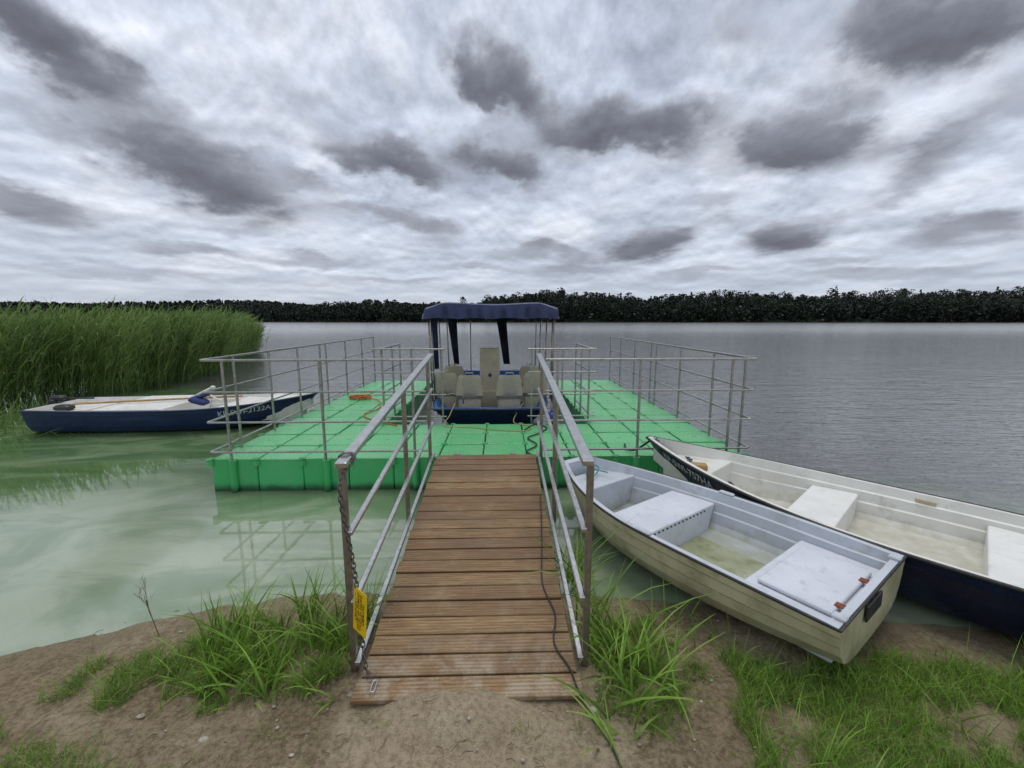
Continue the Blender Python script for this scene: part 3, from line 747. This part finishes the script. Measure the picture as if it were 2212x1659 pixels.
# --- navy boat
L2=4.5; bd=Vector((-.643,.765,0)); bow=Vector((1.65,4.47,0)); stn=bow-bd*L2; dr2=math.atan2(bd.y,bd.x)
H=Hull(L2,.52,.69,.45,.03,2.2,.45,.44,.60,.3,.25,.045,.12,.6)
nb2=thing('rowing_boat',(stn.x,stn.y,.0),dr2,'long navy rowing boat with white interior moored beside the dinghy','boat')
H.build(nb2,M['navy'],M['white'],M['black'],.013)
H.bench(nb2,2.72,3.06,.34,M['benchwhite'])
H.bench(nb2,1.5,1.95,.33,M['benchwhite'])
H.bench(nb2,.05,.5,.34,M['benchwhite'],'stern_seat')
H.bench(nb2,3.72,4.25,.44,M['white'],'bow_deck')
H.text(nb2,'KP-SWI-757HA',.10,.875,.78,1,M['lettering'],.01)
for y in(-.625,.625): MB().box((2.3,y,.36),(.13,.02,.09),None,0,.005).obj('oarlock_plate',M['beige'],nb2)
W2=Matrix.Translation((stn.x,stn.y,0))@Matrix.Rotation(dr2,4,'Z')
mb=MB(); mb.box((0,0,.0),(.14,.1,.05),None,0,.006); o=mb.obj('wooden_block',M['woodblock']); o.matrix_world=W2@Matrix.Translation((3.85,.15,.467))@Matrix.Rotation(.6,4,'Z'); tag(o,'small pine block resting on the white bow deck','wood block')
pts=[W2@Vector(p) for p in((4.42,0,.61),(4.3,.05,.55),(4.15,.0,.46),(4.05,.1,.452),(4.0,.0,.452),(4.1,-.08,.452))]
tag(chain(pts,.04,.005,.013).obj('chain',M['chain'],smooth=True),'dark chain lying on the navy boat bow deck','chain')
rope('mooring_line',[W2@Vector((4.45,0,.58)),Vector((1.55,4.57,.42)),Vector((1.48,4.7,.39)),Vector((1.52,4.9,.386))],.012,M['black'],'short dark mooring line tying the boat to the dock','rope')

# --- blue boat by the reeds
H=Hull(4.45,.60,.74,.45,.06,2.8,.46,.44,.59,.28,.25,.05,.16,.6)
st3=Vector((-7.85,7.45,-.03)); dr3=math.atan2(.3,4.75)
bb3=thing('motor_boat',st3,dr3,'blue fibreglass motor boat with white interior beside the reeds','boat')
H.build(bb3,M['bluehull'],M['white'],M['bluehull'],.018)
H.bench(bb3,.06,.62,.37,M['white'],'stern_seat')
H.bench(bb3,1.1,2.2,.46,M['benchwhite'],'centre_seat')
H.bench(bb3,2.9,3.3,.42,M['white'])
H.bench(bb3,3.5,4.2,.49,M['white'],'bow_deck')
H.text(bb3,'KP-SWI-2132A',.125,.775,.74,-1,M['lettering'],.005)
mb=MB()
mb.box((-.05,.0,.46),(.10,.12,.16),None,0,.02); mb.cyl((-.08,0,.44),(-.08,0,-.3),.03); mb.box((.0,.05,.55),(.24,.14,.09),None,0,.03); mb.cyl((0,.05,.54),(.5,.15,.52),.015)
mb.box((.3,-.2,.42),(.25,.18,.1),None,0,.03)
mb.obj('outboard_motor',M['black'],bb3)
mb=MB(); mb.tube([(.9,-.2,.5),(3.0,.25,.5)],.018,8); mb.box((.75,-.235,.5),(.45,.13,.015),Matrix.Rotation(.21,3,'Z'))
o=mb.obj('oar',M['woodblock']); o.location=st3; o.rotation_euler=(0,0,dr3); tag(o,'wooden oar lying across the white boat seats','oar')
tm=thing('trolling_motor',st3,dr3,'small blue and white electric motor lying in the boat','boat motor')
mb=MB(); mb.box((2.5,-.2,.5),(.28,.2,.1),Matrix.Rotation(.3,3,'Y'),0,.03); mb.cyl((2.4,-.2,.53),(2.65,-.15,.62),.035); mb.obj('motor_bracket',M['bluecloth'],tm)
mb=MB(); mb.cyl((2.3,-.15,.53),(2.6,.0,.70),.016); mb.sphere((2.63,.01,.71),.038,10,6,(1.2,.9,.8)); mb.cyl((2.5,-.05,.62),(2.85,-.15,.48),.015); mb.obj('tiller',M['white'],tm,smooth=True)

# --- passenger boat with canopy
PX,PY=-.17,6.17
H=Hull(4.9,.9,.98,.45,.82,5,.55,.53,.56,.14,.12,.06,.22)
pb=thing('passenger_boat',(PX,PY+4.9,0),-math.pi/2,'navy passenger boat with blue canopy moored in the dock slot','boat')
H.build(pb,M['navy'],M['bluefloor'],M['navy'],.022)
H.bench(pb,4.2,4.62,.42,M['bluefloor'],'bow_step')
def LP(X,Y,Z): return (4.9-(Y-PY),(X-PX),Z)
def seat_mesh():
    mb=MB()
    prof=[(.40,.38,.2),(.36,.40,.215),(.2,.39,.22),(.07,.39,.22),(.02,.43,.22),(0,.5,.22),(-.03,.68,.20),(-.04,.76,.175),(-.045,.785,.15)]
    V=[];F=[];nw=6; n=len(prof)
    for sgn in(0,1):
        for (d,z,w) in prof:
            for k in range(nw+1):
                u=k/nw*2-1; fwd=.045*abs(u)**3 if z>=.49 else 0
                V.append((-(d+fwd)+(.024 if z>.42 else 0)*sgn,u*w,z-(.024 if z<=.42 else 0)*sgn))
    off=n*(nw+1)
    def q(i,k,o): return o+i*(nw+1)+k
    for i in range(n-1):
        for k in range(nw):
            F.append((q(i,k,0),q(i,k+1,0),q(i+1,k+1,0),q(i+1,k,0))); F.append((q(i,k,off),q(i+1,k,off),q(i+1,k+1,off),q(i,k+1,off)))
        F.append((q(i,0,0),q(i+1,0,0),q(i+1,0,off),q(i,0,off))); F.append((q(i,nw,0),q(i,nw,off),q(i+1,nw,off),q(i+1,nw,0)))
    for k in range(nw): F.append((q(0,k,0),q(0,k,off),q(0,k+1,off),q(0,k+1,0))); F.append((q(n-1,k,0),q(n-1,k+1,0),q(n-1,k+1,off),q(n-1,k,off)))
    mb.add(V,F)
    mb.box((-.18,0,.19),(.26,.38,.34),None,0,.02)
    mb.tube([(.0,-.07,.775),(.02,-.06,.82),(.02,.06,.82),(.0,.07,.775)],.009,6)
    me=mb.mesh('seat',M['beige'],True)
    try: me.set_sharp_from_angle(angle=math.radians(38))
    except Exception: pass
    return me
sm=seat_mesh()
for (X,Y) in((-.95,7.2),(-.52,6.9),(.15,6.9),(.6,7.15),(-.93,8.3),(.58,8.25)):
    o=bpy.data.objects.new('seat',sm); COL.objects.link(o); o.parent=pb; o.location=LP(X,Y,.2); o.rotation_euler=(0,0,random.uniform(-.05,.05))
mb=MB(); mb.box(LP(-.2,7.75,.8),(.07,.37,1.16),Matrix.Rotation(-.06,3,'Y'),0,.02); mb.box(LP(-.2,7.6,.42),(.3,.34,.4),None,0,.02)
mb.obj('helm_console',M['beige'],pb)
MB().sphere(LP(-.19,7.5,.9),.035).obj('blue_fender',M['blueball'],pb,smooth=True)
mb=MB()
cx0,cx1,cy0,cy1=-1.18,.90,6.95,10.45
for X in(cx0,cx1):
    for Y in(cy0,cy0+.22,8.1,9.3,cy1): mb.cyl(LP(X*.965+(-.0),Y,.52),LP(X,Y,2.02),.014,n=8)
for X in(cx0,cx1): mb.cyl(LP(X,cy0,2.02),LP(X,cy1,2.02),.014)
for Y in(cy0,8.1,9.3,cy1): mb.cyl(LP(cx0,Y,2.02),LP(cx1,Y,2.02),.014)
mb.tube([LP(-.95,6.6,.56),LP(-.95,6.6,.68),LP(-.78,6.6,.72),LP(-.6,6.6,.68),LP(-.6,6.6,.56)],.012,8)
mb.tube([LP(-.7,9.9,.5),LP(-.7,9.9,1.85)],.012,6); mb.sphere(LP(-.7,9.9,1.86),.025)
mb.obj('canopy_frame',M['post'],pb,smooth=True)
mb=MB(); NX,NY=26,30; V=[];F=[]
ex0,ex1,ey0,ey1=cx0-.05,cx1+.05,cy0-.06,cy1+.06
def ctop(u,v):
    e=min(u,1-u)*(ex1-ex0); f=min(v,1-v)*(ey1-ey0)
    z=2.08+.09*min(1,e/.30)
    z-= .026*abs(math.sin(v*math.pi*3))*min(1,e/.3)
    z-= .03*max(0,1-f/.12)
    z+= .028*math.sin(u*9+v*4)*min(1,e/.2)*.5 + (.012*math.sin(v*70)*(max(0,1-e/.3)))
    return z
for i in range(NX+1):
    for j in range(NY+1):
        u=i/NX;v=j/NY; V.append(LP(ex0+(ex1-ex0)*u,ey0+(ey1-ey0)*v,ctop(u,v)))
for i in range(NX):
    for j in range(NY): a=i*(NY+1)+j; F.append((a,a+1,a+NY+2,a+NY+1))
mb.add(V,F)
per=[]
for i in range(81): per.append((i/80,0))
for j in range(1,101): per.append((1,j/100))
for i in range(1,81): per.append((1-i/80,1))
for j in range(1,100): per.append((0,1-j/100))
V=[];F=[]
for k,(u,v) in enumerate(per):
    X=ex0+(ex1-ex0)*u;Y=ey0+(ey1-ey0)*v; fo=.018*math.sin(k*.9)+.012*math.sin(k*.37)
    nx=(-1 if u==0 else 1 if u==1 else 0); ny=(-1 if v==0 else 1 if v==1 else 0)
    zt=ctop(u,v); 
    for q,(zz,o) in enumerate(((zt,0),(zt-.04,.012),(zt-.11,.02+fo),(1.90+.022*abs(math.sin(k*.157)),.025+fo*1.4))):
        V.append(LP(X+nx*o,Y+ny*o,zz))
n=len(per)
for k in range(n):
    for q in range(3): F.append((k*4+q,k*4+q+1,((k+1)%n)*4+q+1,((k+1)%n)*4+q))
mb.add(V,F); mb.obj('canopy',M['tarp'],pb,smooth=True)
def curtain(X,Y,w0,w1,z1,m,dx=0):
    mb=MB();V=[];F=[];n=14;mm=8
    for i in range(mm+1):
        t=i/mm; w=w0+(w1-w0)*t**.7
        for k in range(n+1):
            u=k/n-.5; V.append(LP(X+u*w+dx*t,Y+.03*math.sin(k*2.1+i*.3),1.98+(z1-1.98)*t))
    for i in range(mm):
        for k in range(n): a=i*(n+1)+k; F.append((a,a+1,a+n+2,a+n+1))
    mb.add(V,F); mb.obj('curtain',m,pb,smooth=True)
curtain(-1.18,10.3,.26,.13,.8,M['curtain'],.1); curtain(.02,10.35,.26,.16,.8,M['curtain'],.14)
curtain(-1.12,7.2,.12,.08,1.05,M['tarp'],.02)
mb=MB(); mb.sphere((.75,5.95,.47),.085,14,10,(1,1,1.1)); mb.cyl((.75,5.95,.55),(.75,5.95,.59),.02); tag(mb.obj('mooring_fender',M['blueball'],smooth=True),'round blue fender lying on the green dock','fender')

# ---------------------------------------------------------------- world / sky
w=bpy.data.worlds.new('World'); sc.world=w; w.use_nodes=True
nt=NT(w.node_tree); bg=nt.n['Background']
SE,SR=math.radians(80),math.radians(20)
tc=nt.node('ShaderNodeTexCoord').outputs['Generated']
s=nt.node('ShaderNodeSeparateXYZ'); nt.l.new(tc,s.inputs[0]); x,y,z=s.outputs
zc=nt.math('MAXIMUM',z,0.)
hor=nt.math('SQRT',nt.math('ADD',nt.math('MULTIPLY',x,x),nt.math('MULTIPLY',y,y)))
hs=nt.math('MAXIMUM',hor,.05)
lz=nt.math('MULTIPLY',nt.math('LOGARITHM',nt.math('ADD',zc,.11),2.71828),.8)
cb=nt.node('ShaderNodeCombineXYZ'); nt.l.new(nt.math('DIVIDE',x,hs),cb.inputs[0]); nt.l.new(nt.math('DIVIDE',y,hs),cb.inputs[1]); nt.l.new(lz,cb.inputs[2]); P=cb.outputs[0]
az=nt.math('MULTIPLY',nt.math('ARCTAN2',x,y),57.2958)
el=nt.math('MULTIPLY',nt.math('ARCTAN2',z,hor),57.2958)
wn=nt.noise(P,7.,8,.58,0,True); ws=nt.node('ShaderNodeSeparateXYZ'); nt.l.new(wn,ws.inputs[0])
f=nt.mapr(el,0,25,.35,1.)
a2=nt.math('ADD',az,nt.math('MULTIPLY',nt.math('MULTIPLY',nt.math('SUBTRACT',ws.outputs[0],.5),15.),f))
e2=nt.math('ADD',el,nt.math('MULTIPLY',nt.math('MULTIPLY',nt.math('SUBTRACT',ws.outputs[1],.5),9.5),f))
cv=nt.node('ShaderNodeCombineXYZ'); nt.l.new(a2,cv.inputs[0]); nt.l.new(e2,cv.inputs[1])
B=[(-44,23.5,7,2.6,-20,1),(-33,15.2,11,3.3,-14,1),(0,26.5,8,2.9,-22,1),(15.5,22.4,12,3.0,-6,1),(-13,18.8,9,2.1,-12,.92),(.5,19.3,7.5,2.5,-15,.95),
(34.6,18.7,5.5,3.5,-25,.88),(44.5,15.3,4.4,2.,0,.78),(44,12.4,3.6,1.3,0,.72),(44,24.8,8.5,3.,-8,.95),(18.3,9.6,5.6,1.8,0,1),(33.5,9.2,5.,2.,0,1),
(-12.6,12.3,7,1.4,-8,.9),(-47,9.8,5.,1.3,-6,.88),(47.4,8,5,1.4,0,.9),(-22.8,6.9,5,1.0,0,.8),(3,9,5,1.1,0,.8),(10,8.2,3,.8,0,.7),(-23.7,16.6,4,1.4,-5,.78),(10,6.6,6,.7,0,.7),(-36,7.5,7,.7,0,.7),
(30,30,10,3.,-10,.45),(-15,5,8,.5,0,.55),(-28,4.2,8,.5,0,.55),(25,5.8,7,.6,0,.6),(38,6,5,.6,0,.65),(-38,21,6,1.2,-10,.4),(-3,7,7,.7,0,.6),(42,4.6,9,.5,0,.65),(-42,4.8,8,.5,0,.65),(25,14,5,1.1,0,.5),(-20,23,6,1.5,0,.3),(-30,10,3,.7,0,.6),(-3,14.5,4,.8,-5,.45),(52,18,6,2,0,.6),(8,4,12,.4,0,.45),
(26,18,6,1.4,-10,.4),(40,21,6,1.3,0,.4),(-45,17,6,1.2,-10,.35),(38,11,3,.8,0,.55),(26,11.5,3.5,.8,0,.5),(-8,9.5,4,.8,0,.55)]
acc=None; accv=None
for (a,e,hw,hh,rot,st) in B:
    mv=nt.mapping(cv.outputs[0],(a,e,0),(0,0,math.radians(rot)),(hw*1.35,hh*1.45,1),'TEXTURE')
    ln=nt.node('ShaderNodeVectorMath',operation='LENGTH'); nt.l.new(mv,ln.inputs[0])
    q=nt.mapr(ln.outputs['Value'],1.25,.25,0,st)
    if hh>1.6:
        sv=nt.node('ShaderNodeSeparateXYZ'); nt.l.new(mv,sv.inputs[0])
        v_=nt.math('MULTIPLY',q,nt.mapr(sv.outputs[1],.7,-.6,0,1))
        accv=v_ if accv is None else nt.math('MAXIMUM',accv,v_)
    acc=q if acc is None else nt.math('SUBTRACT',nt.math('ADD',acc,q),nt.math('MULTIPLY',acc,q))
nA=nt.noise(P,5.5,8,.57,.1); nA2=nt.noise(nt.mapping(P,loc=(0,0,.03)),5.5,8,.57,.1)
nB=nt.noise(nt.mapping(P,loc=(3,1,2)),2.6,6,.55,.15); nC=nt.noise(nt.mapping(P,loc=(5,2,0)),13,6,.55,.1)
d=nt.math('ADD',nt.math('MULTIPLY',acc,.92),nt.math('MULTIPLY',nt.math('SUBTRACT',nA,.5),1.25))
d=nt.math('ADD',d,nt.math('MULTIPLY',nt.math('SUBTRACT',nC,.5),.45))
dark=nt.mapr(d,.18,.84)
base=nt.ramp(nt.math('ADD',nt.math('ADD',nt.math('MULTIPLY',nB,.5),nt.math('MULTIPLY',nC,.22)),nt.math('MULTIPLY',nA,.28)),[(.38,(.45,.50,.60)),(.47,(.59,.65,.76)),(.54,(.72,.77,.87)),(.63,(.90,.93,.99))])
sky=nt.node('ShaderNodeTexSky',sky_type='NISHITA'); sky.sun_disc=False; sky.sun_elevation=SE; sky.sun_rotation=SR
skb=nt.node('ShaderNodeVectorMath',operation='SCALE'); nt.l.new(sky.outputs[0],skb.inputs[0]); skb.inputs['Scale'].default_value=.1
base=nt.mix(.12,base,skb.outputs[0])
tone=nt.math('ADD',nt.math('MULTIPLY',nC,.3),nt.math('MULTIPLY',nt.math('SUBTRACT',1.,nt.mapr(d,.3,1.3)),.35))
tone=nt.math('ADD',tone,nt.math('MULTIPLY',nt.math('SUBTRACT',1.,accv),.35))
dk=nt.ramp(tone,[(.2,(.135,.142,.175)),(.45,(.20,.212,.26)),(.75,(.36,.385,.455))])
colr=nt.mix(dark,base,dk)
emb=nt.math('MULTIPLY',nt.math('SUBTRACT',nA2,nA),1.6)
gain=nt.math('SUBTRACT',1.,emb); gain=nt.math('MINIMUM',nt.math('MAXIMUM',gain,.7),1.3)
gv=nt.node('ShaderNodeVectorMath',operation='SCALE'); nt.l.new(colr,gv.inputs[0]); nt.l.new(gain,gv.inputs['Scale']); colr=gv.outputs[0]
hz=nt.mapr(el,0,8,.6,0)
colr=nt.mix(hz,colr,(.46,.51,.61,1))
colr=nt.mix(nt.mapr(el,0,-3,0,1),colr,(.12,.13,.13,1))
nt.l.new(colr,bg.inputs[0]); bg.inputs[1].default_value=1.0

sd=bpy.data.lights.new('sun','SUN'); sd.energy=1.2; sd.angle=math.radians(30); sd.color=(1,.96,.9)
so=bpy.data.objects.new('sun',sd); COL.objects.link(so)
dv=Vector((math.sin(SR)*math.cos(SE),math.cos(SR)*math.cos(SE),math.sin(SE))); so.rotation_euler=dv.to_track_quat('Z','Y').to_euler()

cd=bpy.data.cameras.new('camera'); cd.sensor_width=36; cd.lens=14.65; cd.clip_end=8000; cd.clip_start=.05
co=bpy.data.objects.new('camera',cd); COL.objects.link(co); co.location=(0,0,1.89); co.rotation_euler=(math.radians(90-8.75),0,math.radians(-1.6)); sc.camera=co
